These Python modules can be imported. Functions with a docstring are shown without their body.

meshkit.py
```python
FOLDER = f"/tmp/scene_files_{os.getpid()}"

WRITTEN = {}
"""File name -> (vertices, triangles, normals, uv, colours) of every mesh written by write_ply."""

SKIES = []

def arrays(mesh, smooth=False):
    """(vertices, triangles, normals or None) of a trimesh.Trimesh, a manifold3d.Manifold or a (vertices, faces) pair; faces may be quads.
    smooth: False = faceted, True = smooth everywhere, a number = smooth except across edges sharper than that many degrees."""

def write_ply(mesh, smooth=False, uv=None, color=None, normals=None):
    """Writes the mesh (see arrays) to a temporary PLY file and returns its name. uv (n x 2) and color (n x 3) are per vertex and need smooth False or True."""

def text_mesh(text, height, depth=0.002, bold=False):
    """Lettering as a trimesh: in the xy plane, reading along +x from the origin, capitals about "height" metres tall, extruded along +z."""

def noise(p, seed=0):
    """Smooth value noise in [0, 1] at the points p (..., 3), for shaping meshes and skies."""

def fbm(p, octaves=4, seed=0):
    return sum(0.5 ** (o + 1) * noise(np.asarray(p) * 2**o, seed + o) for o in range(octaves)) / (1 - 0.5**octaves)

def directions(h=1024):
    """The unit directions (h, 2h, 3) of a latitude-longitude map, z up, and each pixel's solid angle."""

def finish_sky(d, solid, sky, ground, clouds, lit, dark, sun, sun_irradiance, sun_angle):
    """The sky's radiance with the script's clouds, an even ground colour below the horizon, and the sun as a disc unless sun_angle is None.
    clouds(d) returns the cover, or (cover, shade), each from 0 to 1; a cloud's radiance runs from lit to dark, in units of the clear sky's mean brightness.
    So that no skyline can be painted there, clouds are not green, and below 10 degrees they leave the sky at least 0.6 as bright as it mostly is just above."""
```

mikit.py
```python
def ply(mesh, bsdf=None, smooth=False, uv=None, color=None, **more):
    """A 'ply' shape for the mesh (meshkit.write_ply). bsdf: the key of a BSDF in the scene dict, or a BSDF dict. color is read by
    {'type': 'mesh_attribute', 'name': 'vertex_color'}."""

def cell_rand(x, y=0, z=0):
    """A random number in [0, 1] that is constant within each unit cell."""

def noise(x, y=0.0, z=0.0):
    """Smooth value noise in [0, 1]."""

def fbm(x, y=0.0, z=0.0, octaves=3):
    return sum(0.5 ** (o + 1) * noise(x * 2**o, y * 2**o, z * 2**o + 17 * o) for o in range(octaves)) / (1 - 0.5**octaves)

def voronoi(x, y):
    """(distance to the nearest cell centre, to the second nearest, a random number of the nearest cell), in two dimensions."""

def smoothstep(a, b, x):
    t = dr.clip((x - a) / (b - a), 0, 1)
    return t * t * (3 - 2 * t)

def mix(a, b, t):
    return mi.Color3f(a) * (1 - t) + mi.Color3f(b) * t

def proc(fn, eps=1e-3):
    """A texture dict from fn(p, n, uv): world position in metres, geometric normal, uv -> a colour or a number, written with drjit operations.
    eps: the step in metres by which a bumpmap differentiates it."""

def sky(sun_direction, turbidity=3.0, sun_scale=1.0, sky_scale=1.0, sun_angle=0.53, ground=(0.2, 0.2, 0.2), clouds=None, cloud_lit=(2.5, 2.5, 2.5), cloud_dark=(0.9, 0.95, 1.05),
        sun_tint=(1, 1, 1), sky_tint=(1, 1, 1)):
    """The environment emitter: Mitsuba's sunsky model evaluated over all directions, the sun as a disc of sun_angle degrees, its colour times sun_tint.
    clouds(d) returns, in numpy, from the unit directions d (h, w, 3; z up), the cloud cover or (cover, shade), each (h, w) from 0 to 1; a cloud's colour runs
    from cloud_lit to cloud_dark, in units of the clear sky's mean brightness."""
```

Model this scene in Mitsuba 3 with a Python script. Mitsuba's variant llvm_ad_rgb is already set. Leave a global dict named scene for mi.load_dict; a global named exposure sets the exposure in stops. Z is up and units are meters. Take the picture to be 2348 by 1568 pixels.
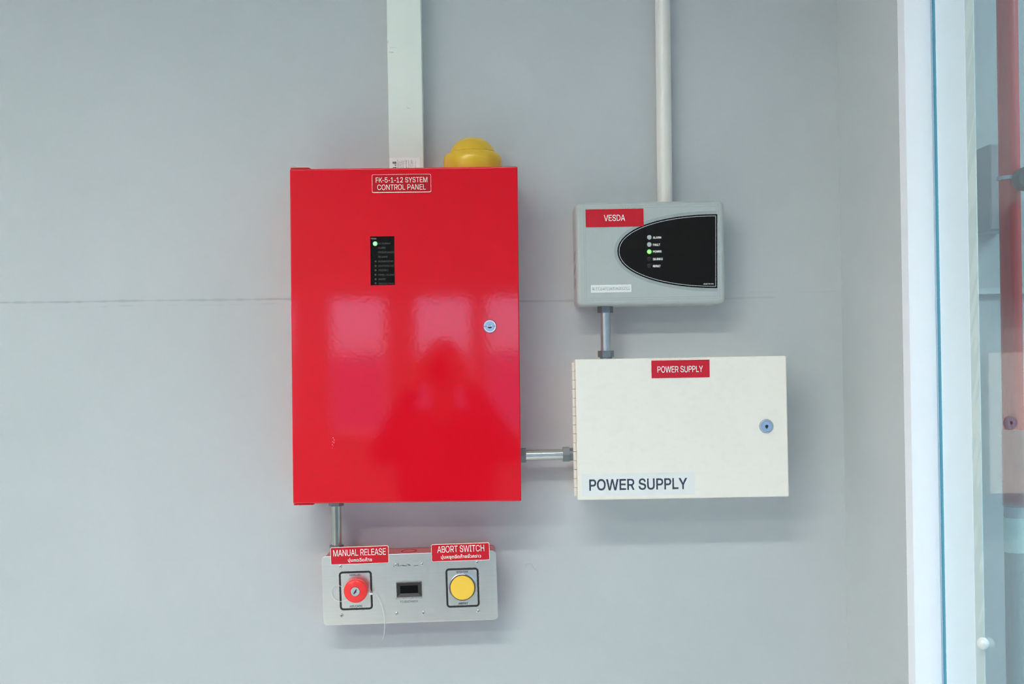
import math, glob
import numpy as np
import trimesh, shapely
import shapely.geometry as sg
from shapely import affinity
import manifold3d as m3
import drjit as dr
import mitsuba as mi
import mikit
from mikit import proc, noise, fbm, smoothstep, mix

scene, labels = {}, {}
V = np.array
T = mi.ScalarTransform4f

# ------------------------------------------------------------------ camera, sky, lamps, exposure
DIST, FOCAL = 2.0, 2550.0                    # metres to the wall, focal length in pixels of the 2348 x 1568 frame
PITCH, ROLL = 0.0075, 0.0145
EYE = V([0.0, -DIST, 1.5])
FWD = V([0, math.cos(PITCH), math.sin(PITCH)])
UP0 = V([0, -math.sin(PITCH), math.cos(PITCH)])
RIGHT = math.cos(ROLL) * V([1.0, 0, 0]) - math.sin(ROLL) * UP0
UP = math.sin(ROLL) * V([1.0, 0, 0]) + math.cos(ROLL) * UP0
scene['camera'] = {'type': 'perspective', 'fov': math.degrees(2 * math.atan(1174 / FOCAL)), 'fov_axis': 'x',
                   'near_clip': 0.01, 'to_world': T().look_at(origin=EYE.tolist(), target=(EYE + FWD).tolist(), up=UP.tolist())}
SKY = dict(sun_direction=(0.3, 0.8, 0.9), turbidity=3.0, sun_scale=0.0, sky_scale=9.5, ground=(0.7, 0.68, 0.66), sky_tint=(0.80, 0.90, 1.24))
scene['sky'] = {**mikit.sky(**SKY), 'sampling_weight': 3.0}
LAMP = (60.0, 60.0, 56.0)                    # radiance of the ceiling light by the panels
LAMP_FAR = (56.0, 61.0, 60.0)                # of the one in the room beyond the glass
exposure = -0.03


def P(px, py, w=0.0):
    """The point (u, v) at the distance w in front of the wall that stands at the pixel."""
    d = FWD + (px - 1174) / FOCAL * RIGHT - (py - 784) / FOCAL * UP
    p = EYE + d * ((-w + DIST) / d[1])
    return V([p[0], p[2]])


def S(w):
    return FOCAL / (DIST - w)                # pixels per metre at the distance w in front of the wall


# ------------------------------------------------------------------ materials
def bsdf(name, color, rough=0.5, metal=0.0, spec=0.5, bump=None, **more):
    c = color if isinstance(color, dict) else {'type': 'rgb', 'value': list(color)}
    d = {'type': 'principled', 'base_color': c, 'roughness': rough, 'metallic': metal, 'specular': spec, **more}
    if bump:
        fn, scale, eps = bump
        d = {'type': 'bumpmap', 'height': proc(fn, eps), 'scale': scale, 'bsdf': d}
    scene[name] = {'type': 'twosided', 'bsdf': d}
    return name


JOINT = [(-60, 694.0), (150, 692.5), (330, 689.0), (480, 688.0), (640, 685.6), (1200, 690.5), (1310, 689.5), (1662, 685.0), (1735, 682.0), (1780, 681.5)]
JOINT2 = [(1720, 669.5), (1800, 670.0), (1890, 669.6), (1918, 667.0)]
JOINT3 = [(30, 710.0), (110, 709.0), (300, 700.5), (380, 699.5), (520, 699.0), (640, 696.0)]
MARK = [(1206, 1298), (1206.5, 1294), (1211, 1292.5), (1219, 1293), (1224, 1303), (1230, 1307)]


def near_line(p, pts, w=0.0):
    """Distance from p to a polyline drawn on the wall, in metres."""
    best = mi.Float(9.0)
    q = [P(*a, w) for a in pts]
    for a, b in zip(q[:-1], q[1:]):
        e = b - a
        t = dr.clip(((p.x - a[0]) * e[0] + (p.z - a[1]) * e[1]) / float(e @ e), 0, 1)
        best = dr.minimum(best, dr.sqrt(dr.square(p.x - a[0] - t * e[0]) + dr.square(p.z - a[1] - t * e[1])))
    return best


def wall_lines(p):
    wob = (noise(p.x * 90, p.z * 90) - 0.5) * 0.0022
    front = dr.select(p.x < 0.585, mi.Float(1), mi.Float(0))
    a = 1 - smoothstep(0.0004, 0.0030, near_line(p, JOINT) + wob)
    a *= (0.55 + 0.6 * fbm(p.x * 14, 3.0)) * dr.select(p.x > 0.15, 0.55, 1.0)
    b = (1 - smoothstep(0.0003, 0.0022, near_line(p, JOINT2) + wob)) * 0.35 * noise(p.x * 22, 5.0)
    c = (1 - smoothstep(0.0003, 0.0014, near_line(p, JOINT3) + wob)) * 0.45 * noise(p.x * 17, 9.0)
    d = (1 - smoothstep(0.0003, 0.0018, near_line(p, MARK))) * 0.5
    return front * dr.minimum(a + b + c + d, 1.0)


def wall_color(p, n, uv):
    m = fbm(p.x * 3.1 + p.y * 2.3, p.z * 3.4, p.y * 1.7)
    m2 = noise(p.x * 11 + 7 * p.y, p.z * 11, 4.0)
    c = mix((0.485, 0.515, 0.515), (0.520, 0.535, 0.545), m)
    c = c * (0.985 + 0.03 * m2)
    return c * (1 - 0.22 * wall_lines(p))


def wall_bump(p, n, uv):
    fine = fbm(p.x * 260, p.z * 260, p.y * 260, octaves=2) * 0.00012
    return fine + fbm(p.x * 9, p.z * 9, p.y * 9, octaves=2) * 0.0006 - wall_lines(p) * 0.0007


bsdf('paint_wall', proc(wall_color), 0.62, spec=0.35, bump=(wall_bump, 1.0, 0.0012))
bsdf('paint_back', (0.24, 0.24, 0.24), 0.7)
bsdf('paint_ceiling', (0.78, 0.79, 0.78), 0.8)
bsdf('floor_vinyl', proc(lambda p, n, uv: mix((0.64, 0.645, 0.63), (0.70, 0.70, 0.68), fbm(p.x * 7, p.y * 7))), 0.35)


def peel(p, n, uv):
    return fbm(p.x * 230, p.z * 230, p.y * 230, octaves=2) * 0.000017 + noise(p.x * 5.5, p.z * 3.4, 2.0) * 0.00050


bsdf('red_enamel', proc(lambda p, n, uv: mix((0.700, 0.0045, 0.0165), (0.735, 0.0055, 0.0190), fbm(p.x * 12, p.z * 12))), 0.062, spec=0.5, bump=(peel, 1.0, 0.0007))
bsdf('red_enamel_plain', (0.70, 0.005, 0.018), 0.25)
bsdf('red_glare', (0.50, 0.14, 0.145), 0.35)  # red paint, the pink glare of grazing light mixed into the colour
bsdf('red_label', (0.56, 0.004, 0.014), 0.35)
bsdf('red_label_dark', (0.42, 0.003, 0.011), 0.5, spec=0.2)
bsdf('letter_white', (0.86, 0.85, 0.80), 0.5)
bsdf('letter_cream', (0.80, 0.74, 0.64), 0.5)
bsdf('letter_black', (0.028, 0.034, 0.045), 0.45)
bsdf('letter_navy', (0.030, 0.042, 0.072), 0.45)
bsdf('letter_gray', (0.30, 0.31, 0.31), 0.5)
bsdf('letter_dim', (0.060, 0.058, 0.055), 0.6)
bsdf('print_black', (0.010, 0.010, 0.010), 0.4)
bsdf('print_gray', (0.10, 0.10, 0.11), 0.6)


def trunk_color(p, n, uv):
    a = near_line(p, [(893, 120), (902, 121)], 0.04)
    b = near_line(p, [(895, 110), (908, 110)], 0.04)
    c = near_line(p, [(934, 247), (940, 250)], 0.04)
    d = near_line(p, [(889.5, 94), (890, 99)], 0.04)
    dirt = dr.maximum(dr.maximum(1 - smoothstep(0.0003, 0.0016, a), 0.4 * (1 - smoothstep(0.0003, 0.0020, b))), 0.8 * dr.maximum(1 - smoothstep(0.0003, 0.0012, c), 1 - smoothstep(0.0003, 0.0012, d)))
    base = mix((0.66, 0.70, 0.635), (0.685, 0.72, 0.66), fbm(p.x * 20, p.z * 20))
    return base * (1 - 0.42 * dirt * noise(p.x * 700, p.z * 700))


bsdf('pvc_white', proc(trunk_color), 0.42)
bsdf('pvc_conduit', proc(lambda p, n, uv: mix((0.76, 0.725, 0.66), (0.79, 0.755, 0.70), fbm(p.x * 30, p.z * 7))), 0.4)
bsdf('sticker_paper', (0.78, 0.79, 0.76), 0.5)
bsdf('sticker_pale', (0.77, 0.77, 0.745), 0.5)
bsdf('white_enamel', proc(lambda p, n, uv: mix((0.84, 0.795, 0.70), (0.87, 0.82, 0.735), fbm(p.x * 9, p.z * 9)) * (1 - 0.018 * smoothstep(0.60, 0.80, noise(p.x * 110, p.z * 150)))), 0.33, spec=0.45)
bsdf('hinge_cream', (0.72, 0.66, 0.58), 0.45)
bsdf('case_gray', proc(lambda p, n, uv: mix((0.415, 0.45, 0.435), (0.44, 0.47, 0.455), noise(p.x * 900, p.z * 900, p.y * 900))), 0.45, bump=(lambda p, n, uv: noise(p.x * 900, p.z * 900, p.y * 900) * 0.00006, 1.0, 0.0005))
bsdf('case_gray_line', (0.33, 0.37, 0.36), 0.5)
bsdf('case_gray_slot', (0.30, 0.25, 0.24), 0.6)
bsdf('gloss_black', (0.0035, 0.0032, 0.0030), 0.55, spec=0.15)
bsdf('black_plastic', (0.010, 0.009, 0.008), 0.45, spec=0.3)
bsdf('bezel_plastic', (0.028, 0.026, 0.025), 0.5, spec=0.4)
bsdf('display_dark', (0.002, 0.0018, 0.0018), 0.5, spec=0.1)
bsdf('silver_ink', (0.42, 0.43, 0.45), 0.4)
bsdf('lens_gray', (0.42, 0.44, 0.46), 0.35)
bsdf('lens_amber', (0.075, 0.040, 0.008), 0.5)
bsdf('lens_green', (0.10, 0.6, 0.12), 0.4)
bsdf('chrome', (0.80, 0.82, 0.85), 0.10, 1.0)
bsdf('nickel', (0.52, 0.62, 0.70), 0.28, 0.85)
bsdf('screw_steel', (0.72, 0.72, 0.70), 0.16, 1.0)
bsdf('zinc_steel', proc(lambda p, n, uv: mix((0.50, 0.50, 0.46), (0.66, 0.66, 0.60), fbm(p.x * 60, p.z * 60, p.y * 60))), 0.19, 0.95)
bsdf('zinc_cool', proc(lambda p, n, uv: mix((0.42, 0.47, 0.49), (0.55, 0.60, 0.62), fbm(p.x * 60, p.z * 60, p.y * 60))), 0.36, 0.8)
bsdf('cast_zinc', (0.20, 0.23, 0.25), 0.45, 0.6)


def brushed(p, n, uv):
    return mix((0.82, 0.81, 0.755), (0.88, 0.865, 0.80), fbm(p.x * 25, p.z * 800, octaves=2))


bsdf('stainless', proc(brushed), 0.30, 1.0, bump=(lambda p, n, uv: fbm(p.x * 7, p.z * 7, 1.0, octaves=2) * 0.0012, 1.0, 0.002))
bsdf('button_red', (0.92, 0.028, 0.025), 0.30)
bsdf('button_yellow', (0.94, 0.58, 0.06), 0.34)
bsdf('yellow_dome', proc(lambda p, n, uv: mix((0.70, 0.41, 0.012), (0.76, 0.46, 0.025), fbm(p.x * 25, p.z * 25))), 0.28)
bsdf('clear_plastic', (0.70, 0.72, 0.70), 0.25, spec=0.7)
bsdf('frame_white', (0.85, 0.87, 0.91), 0.35)
bsdf('frame_tinted', (0.70, 0.83, 0.90), 0.35)
bsdf('gasket_dark', (0.10, 0.34, 0.46), 0.5)
bsdf('glazing_seal', proc(lambda p, n, uv: mix((0.50, 0.62, 0.62), (0.56, 0.67, 0.66), smoothstep(0.45, 0.6, noise((p.z + p.y * 1.8) * 60, p.y * 20)))), 0.35)
scene['glass_tinted'] = {'type': 'thindielectric', 'int_ior': 2.1, 'specular_transmittance': {'type': 'rgb', 'value': [0.64, 0.87, 0.96]}}
bsdf('pipe_red', (0.46, 0.022, 0.026), 0.35)
bsdf('pipe_gray', (0.24, 0.31, 0.31), 0.5)
bsdf('sleeve_pale', (0.52, 0.66, 0.60), 0.45)
bsdf('steel_dark', (0.06, 0.075, 0.08), 0.5, 0.3)
bsdf('bracket_gray', (0.36, 0.36, 0.40), 0.55)
scene['film_wrap'] = {'type': 'principledthin', 'base_color': {'type': 'rgb', 'value': [0.9, 0.8, 0.8]}, 'roughness': 0.12, 'spec_trans': 0.85, 'eta': 1.4}
bsdf('cloth_dark', (0.035, 0.037, 0.045), 0.85)
bsdf('skin', (0.48, 0.28, 0.20), 0.5)
bsdf('hair_black', (0.010, 0.009, 0.008), 0.5)
bsdf('eye_white', (0.75, 0.73, 0.70), 0.3)
bsdf('lip', (0.36, 0.13, 0.11), 0.45)


# ------------------------------------------------------------------ mesh helpers; local axes (u right, v up, w out of the wall)
def TM(v, f):
    return trimesh.Trimesh(np.asarray(v, float), np.asarray(f), process=False)


def from_man(m):
    q = m.to_mesh()
    return TM(q.vert_properties[:, :3], q.tri_verts)


def cat(*ms):
    return trimesh.util.concatenate(list(ms))


def rrect(u0, u1, v0, v1, r=0.0, n=6):
    b = sg.box(u0, v0, u1, v1)
    return b.buffer(-r).buffer(r, quad_segs=n) if r > 0 else b


def extrude(poly, w0, w1):
    """A flat outline between two heights; polygons with holes too."""
    parts = [trimesh.creation.extrude_polygon(g, w1 - w0, engine='earcut') for g in getattr(poly, 'geoms', [poly]) if g.area > 1e-12]
    m = cat(*parts)
    m.apply_translation([0, 0, w0])
    return m


def plate(u0, u1, v0, v1, w0, w1, r=0.0, bev=0.001, n=6, steps=4):
    """A slab with rounded corners whose front edge is rounded by bev."""
    pts = [(x, y, w0) for x, y in rrect(u0, u1, v0, v1, r, n).exterior.coords]
    for k in range(steps + 1):
        a = k / steps * math.pi / 2
        ins, w = bev * (1 - math.cos(a)), w1 - bev + bev * math.sin(a)
        pts += [(x, y, w) for x, y in rrect(u0 + ins, u1 - ins, v0 + ins, v1 - ins, max(r - ins, min(r, 0.0004)), n).exterior.coords]
    return from_man(m3.Manifold.hull_points(np.array(pts)))


def lathe(profile, n=48):
    """Profile of (radius, height) turned about the w axis."""
    return trimesh.creation.revolve(np.array(profile, float), sections=n)


def at(m, u, v, w=0.0):
    m = m.copy()
    m.apply_translation([u, v, w])
    return m


def hexagon(r, h, bore=0.0):
    p = sg.Polygon([(r * math.cos(k * math.pi / 3), r * math.sin(k * math.pi / 3)) for k in range(6)])
    if bore:
        p = p.difference(sg.Point(0, 0).buffer(bore, quad_segs=8))
    return extrude(p, 0, h)


def upright(m):
    """From the w axis to the v axis (up)."""
    m = m.copy()
    m.apply_transform(trimesh.transformations.rotation_matrix(-math.pi / 2, [1, 0, 0]))
    return m


def sideways(m):
    m = m.copy()
    m.apply_transform(trimesh.transformations.rotation_matrix(math.pi / 2, [0, 1, 0]))
    return m


def tube(pts, r, sides=8):
    p = np.asarray(pts, float)
    t = np.gradient(p, axis=0)
    t /= np.linalg.norm(t, axis=1, keepdims=True)
    ref = V([0.0, 0, 1]) if abs(t[:, 2]).max() < 0.9 else V([1.0, 0.3, 0])
    a = np.cross(t, ref)
    a /= np.linalg.norm(a, axis=1, keepdims=True)
    b = np.cross(t, a)
    ang = np.arange(sides) * 2 * math.pi / sides
    rr = np.broadcast_to(r, (len(p),))
    v = (p[:, None] + rr[:, None, None] * (np.cos(ang)[None, :, None] * a[:, None] + np.sin(ang)[None, :, None] * b[:, None])).reshape(-1, 3)
    f = []
    for i in range(len(p) - 1):
        for j in range(sides):
            q = [i * sides + j, i * sides + (j + 1) % sides, (i + 1) * sides + (j + 1) % sides, (i + 1) * sides + j]
            f += [[q[0], q[1], q[2]], [q[0], q[2], q[3]]]
    for base, flip in ((0, 1), ((len(p) - 1) * sides, 0)):
        for j in range(1, sides - 1):
            f.append([base, base + j + 1, base + j] if flip else [base, base + j, base + j + 1])
    m = TM(v, f)
    m.fix_normals()
    return m


FONTS = {}


def glyphs(text, font='Inter', weight=400, size=96):
    """The outline of a line of lettering, capitals 1 tall, centred on the origin (by its capitals)."""
    from PIL import Image, ImageDraw, ImageFont
    key = (font, weight, size)
    if key not in FONTS:
        found = glob.glob(f'/opt/blender-*/*/datafiles/fonts/{font}.woff2')
        ft = ImageFont.truetype(found[0], size)
        try:
            ft.set_variation_by_axes([32, weight] if font == 'Inter' else [weight, 100])
        except Exception:
            pass
        FONTS[key] = ft
    ft = FONTS[key]
    run = [(text, 0)]
    if '-' in text:                          # hyphens set tight
        run, x = [], 0.0
        for a, b in zip(text, text[1:] + ' '):
            run.append((a, round(x)))
            x += ft.getlength(a) - (0.20 if '-' in a + b else 0) * size * 0.72
    x0, y0, x1, y1 = ft.getbbox(text, anchor='ls')
    im = Image.new('L', (x1 - x0 + 8, y1 - y0 + 8))
    for a, x in run:
        ImageDraw.Draw(im).text((4 - x0 + x, 4 - y0), a, 255, ft, anchor='ls')
    on = np.pad(np.asarray(im) > 127, ((0, 0), (1, 1))).astype(np.int8)
    rows, starts = np.nonzero(np.diff(on, axis=1) == 1)
    ends = np.nonzero(np.diff(on, axis=1) == -1)[1]
    shape = shapely.union_all(shapely.box(starts, -rows - 1, ends, -rows)).buffer(0.6).buffer(-0.6).simplify(0.7 if size > 60 else 0.5)
    cap = -ft.getbbox('H', anchor='ls')[1]
    base = 4 - y0
    a, b = shape.bounds[0], shape.bounds[2]
    return affinity.affine_transform(shape, [1 / (b - a), 0, 0, 1 / cap, -(a + b) / 2 / (b - a), base / cap - 0.5])


class Thing:
    """An object fixed to the wall: a centre, a small tilt, and parts in its own (u, v, w) axes."""

    def __init__(self, name, label, cat_, px=(1174, 784), w=0.0, tilt=0.0, group=None):
        n, key = 0, name
        while key in labels:
            n += 1
            key = f'{name}_{n:03d}'
        self.key, self.tilt, self.c = key, tilt, P(*px, w)
        labels[key] = {'label': label, 'category': cat_}
        if group:
            labels[key]['group'] = group
        c, s = math.cos(tilt), math.sin(tilt)
        self.R = V([[c, -s], [s, c]])
        self.M = np.eye(4)
        self.M[:3, :3] = V([[c, -s, 0], [0, 0, -1], [s, c, 0]])
        self.M[:3, 3] = [self.c[0], 0, self.c[1]]

    def l(self, px, py, w=0.0):
        return self.R.T @ (P(px, py, w) - self.c)

    def box(self, px0, py0, px1, py1, w):
        """(u0, u1, v0, v1) of the rectangle with these pixel corners."""
        a, b = self.l(px0, py0, w), self.l(px1, py1, w)
        return a[0], b[0], b[1], a[1]

    def part(self, name, mesh, mat, smooth=30, parent=None, label=None, stuff=False, bsdf_more=None):
        base = f'{parent or self.key}__{name}'
        n, key = 0, base
        while key in scene:
            n += 1
            key = f'{base}_{n:03d}'
        m = mesh.copy()
        m.apply_transform(self.M)
        scene[key] = mikit.ply(m, mat, smooth=smooth, **(bsdf_more or {}))
        if label:
            labels[key] = {'label': label}
        if stuff:
            labels.setdefault(key, {})['kind'] = 'stuff'
        return key

    def text(self, text, px, py, width, cap, w, mat, parent=None, font='Inter', weight=400, size=96, thick=0.0003, name='lettering', tilt=0.0, label=None):
        """Lettering centred at the pixel, width and capitals' height in pixels, standing thick proud of w."""
        c = self.l(px, py, w)
        g = affinity.scale(glyphs(text, font, weight, size), width / S(w), cap / S(w), origin=(0, 0))
        if tilt:
            g = affinity.rotate(g, math.degrees(tilt), origin=(0, 0))
        return self.part(name, at(extrude(g, -0.0001, thick), c[0], c[1], w), mat, smooth=False, parent=parent, label=label)


def struct(name, mesh, mat, smooth=False):
    scene[name] = mikit.ply(mesh, mat, smooth=smooth)
    labels[name] = {'kind': 'structure'}


def block(x0, x1, y0, y1, z0, z1):
    m = trimesh.creation.box(extents=[x1 - x0, y1 - y0, z1 - z0])
    m.apply_translation([(x0 + x1) / 2, (y0 + y1) / 2, (z0 + z1) / 2])
    return m


# ------------------------------------------------------------------ the room
CEIL, BACK, LEFT, FAR = 2.92, -4.6, -3.4, 3.4
XW = P(1931, 784)[0]                         # the short wall right of the panels
XT = XW + 0.110
YP = -0.311                                  # its end
YJ = -0.340                                  # front of the window jamb
XS = 0.6340                                  # side of the glazed sash
YS0, YS1, YG = -0.354, -0.4605, -0.488
XG = XS + 0.0015

struct('wall_front', block(LEFT, FAR, 0, 0.12, 0, CEIL), 'paint_wall')
struct('wall_right', block(XW, XT, YP, 0.0, 0, CEIL), 'paint_wall')
struct('wall_left', block(LEFT - 0.12, LEFT, BACK, 0, 0, CEIL), 'paint_wall')
struct('wall_far', block(FAR, FAR + 0.12, BACK, 0, 0, CEIL), 'paint_wall')
struct('floor', block(LEFT, FAR, BACK, 0, -0.1, 0), 'floor_vinyl')

# behind the camera: a wall with a row of windows
PANES = [(-2.75, -2.05), (-1.95, -1.25), (-1.06, -0.71), (-0.57, -0.21), (-0.16, 0.60), (0.95, 1.65), (1.80, 2.50), (2.62, 3.2)]
SILL, HEAD = 1.02, 1.84
outline = sg.box(LEFT, 0, FAR, CEIL)
for a, b in PANES:
    outline = outline.difference(sg.box(a, SILL, b, HEAD))
m = extrude(outline, 0, 0.15)
m.apply_transform(V([[1, 0, 0, 0], [0, 0, -1, BACK], [0, 1, 0, 0], [0, 0, 0, 1.0]]))
struct('wall_back', m, 'paint_back')
for i, (a, b) in enumerate(PANES, 1):
    ring = sg.box(a, SILL, b, HEAD).difference(sg.box(a + 0.025, SILL + 0.025, b - 0.025, HEAD - 0.025))
    m = extrude(ring, 0.03, 0.08)
    m.apply_transform(V([[1, 0, 0, 0], [0, 0, -1, BACK], [0, 1, 0, 0], [0, 0, 0, 1.0]]))
    struct(f'window_{i}', m, 'frame_white')

# ceiling lights, let into the ceiling
CL = (-0.60, -2.12, 1.40, 0.26)               # centre x, y, length, width
CF = (2.3, -0.95, 1.2, 0.26)
CFILL = (-2.35, -3.5, 1.30, 0.26)  # unseen fill lamp, added to lift the shadows from the left
hole = sg.box(LEFT, BACK, FAR, 0)
for cx, cy, lx, ly in (CL, CF, CFILL):
    hole = hole.difference(sg.box(cx - lx / 2 - 0.02, cy - ly / 2 - 0.02, cx + lx / 2 + 0.02, cy + ly / 2 + 0.02))
m = extrude(hole, 0, 0.1)
m.apply_translation([0, 0, CEIL])
struct('ceiling', m, 'paint_ceiling')
bsdf('lamp_case', (0.8, 0.8, 0.8), 0.5)


def ceiling_light(cx, cy, lx, ly, rad, label, deep, weight=2.0):
    t = Thing('ceiling_light', label, 'lamp', group=None)
    t.M = np.eye(4)
    o = sg.box(cx - lx / 2 - 0.018, cy - ly / 2 - 0.018, cx + lx / 2 + 0.018, cy + ly / 2 + 0.018)
    i = sg.box(cx - lx / 2, cy - ly / 2, cx + lx / 2, cy + ly / 2)
    rim = cat(extrude(o.difference(i), CEIL - 0.012, CEIL + 0.085), extrude(o, CEIL + 0.085, CEIL + 0.095))
    t.part('housing', rim, 'lamp_case', smooth=False)
    d = trimesh.creation.box(extents=[lx - 0.01, ly - 0.01, 0.004])
    d.apply_translation([cx, cy, CEIL + deep])
    t.part('diffuser', d, 'lamp_case', smooth=False, bsdf_more={'emitter': {'type': 'area', 'sampling_weight': weight, 'radiance': {'type': 'rgb', 'value': list(rad)}}})


ceiling_light(*CL, LAMP, 'recessed ceiling light nearest the red control panel', 0.074, 5.0)
ceiling_light(*CF, LAMP_FAR, 'recessed ceiling light in the room beyond the glass', 0.01)
ceiling_light(*CFILL, [x * 1.4 for x in LAMP], 'added fill light let into the ceiling in the far left corner of the room', 0.02, 4.0)

# glazed partition on the right: jamb, sash, seal, pane
jamb = cat(block(XW, XS - 0.001, YJ, YP, 0, CEIL), block(XS - 0.001, XT - 0.025, YJ + 0.004, YP, 0, CEIL))
scene['window_9__jamb'] = mikit.ply(jamb, 'frame_white')
scene['window_9__gap_seal'] = mikit.ply(block(XS + 0.003, XS + 0.012, YS0, YJ + 0.006, 0, CEIL), 'gasket_dark')
scene['window_9__sash'] = mikit.ply(from_man(m3.Manifold.hull_points(np.array([(x, y, z) for z in (0, CEIL) for x, y in rrect(XS, XS + 0.010, YS1, YS0, 0.002, 4).exterior.coords]))), 'frame_tinted', smooth=40)
scene['window_9__glazing_seal'] = mikit.ply(block(XG - 0.001, XG + 0.0006, YG, YS1, 0, CEIL), 'glazing_seal')
scene['window_9__pane'] = mikit.ply(TM([[XG, YS1 + 0.002, 0], [XG, BACK, 0], [XG, BACK, CEIL], [XG, YS1 + 0.002, CEIL]], [[0, 1, 2], [0, 2, 3]]), 'glass_tinted')
labels['window_9'] = {'kind': 'structure'}
a = P(2251, 1465, 0.47)
scene['window_9__stopper'] = mikit.ply(at(from_man(m3.Manifold.sphere(0.008, 24)), XG - 0.004, YG - 0.004, a[1]), 'clear_plastic', smooth=True)

# the ledge that runs along the wall beyond the glass
zt = P(2270, 660)[1]
led = from_man(m3.Manifold.hull_points(np.array([(x, y, z) for x in (XT, FAR) for y, z in ((0.0, zt), (-0.0005, zt - 0.002), (-0.009, zt - 0.011), (0.0, zt - 0.0125))])))
struct('trim_1', led, 'paint_wall')

# ------------------------------------------------------------------ white cable trunking
t = Thing('cable_trunking', 'white square PVC cable trunking running down into the red control panel', 'trunking', (930, 190), 0.0, 0.0035)
a, b = t.l(889, 190, 0.042), t.l(968, 190, 0.042)
top, bot = CEIL - t.c[1], t.l(930, 384, 0.05)[1] - 0.012
t.part('base', plate(a[0] + 0.0015, b[0] - 0.0015, bot, top, 0, 0.034, 0.001, 0.0008), 'pvc_white')
lid = plate(a[0], b[0], bot, top, 0.0335, 0.042, 0.0008, 0.0014)
t.part('lid', lid, 'pvc_white')
u0, u1, v0, v1 = t.box(893, 362, 963, 392, 0.042)
st = t.part('sticker', extrude(rrect(u0, u1, max(v0, bot), v1, 0.0004), 0.042, 0.0422), 'sticker_paper', smooth=False, label='small white printed sticker at the lower end')
rng = np.random.default_rng(3)
bars = []
for px, wd, y0, y1 in [(900.5, 1.2, 371, 373), (900.5, 1.2, 374, 375), (905, 8, 371, 373.2), (905, 8, 374, 375.6), (907, 4, 377, 378.2), (907, 4, 379.2, 380), (905, 8, 383.6, 386)]:
    p0, p1 = t.l(px - wd / 2, y0, 0.042), t.l(px + wd / 2, y1, 0.042)
    bars.append(extrude(sg.box(p0[0], p1[1], p1[0], p0[1]), 0.0421, 0.0424))
t.part('barcode', cat(*bars), 'letter_black', smooth=False, parent=st)
ln = []
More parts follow.
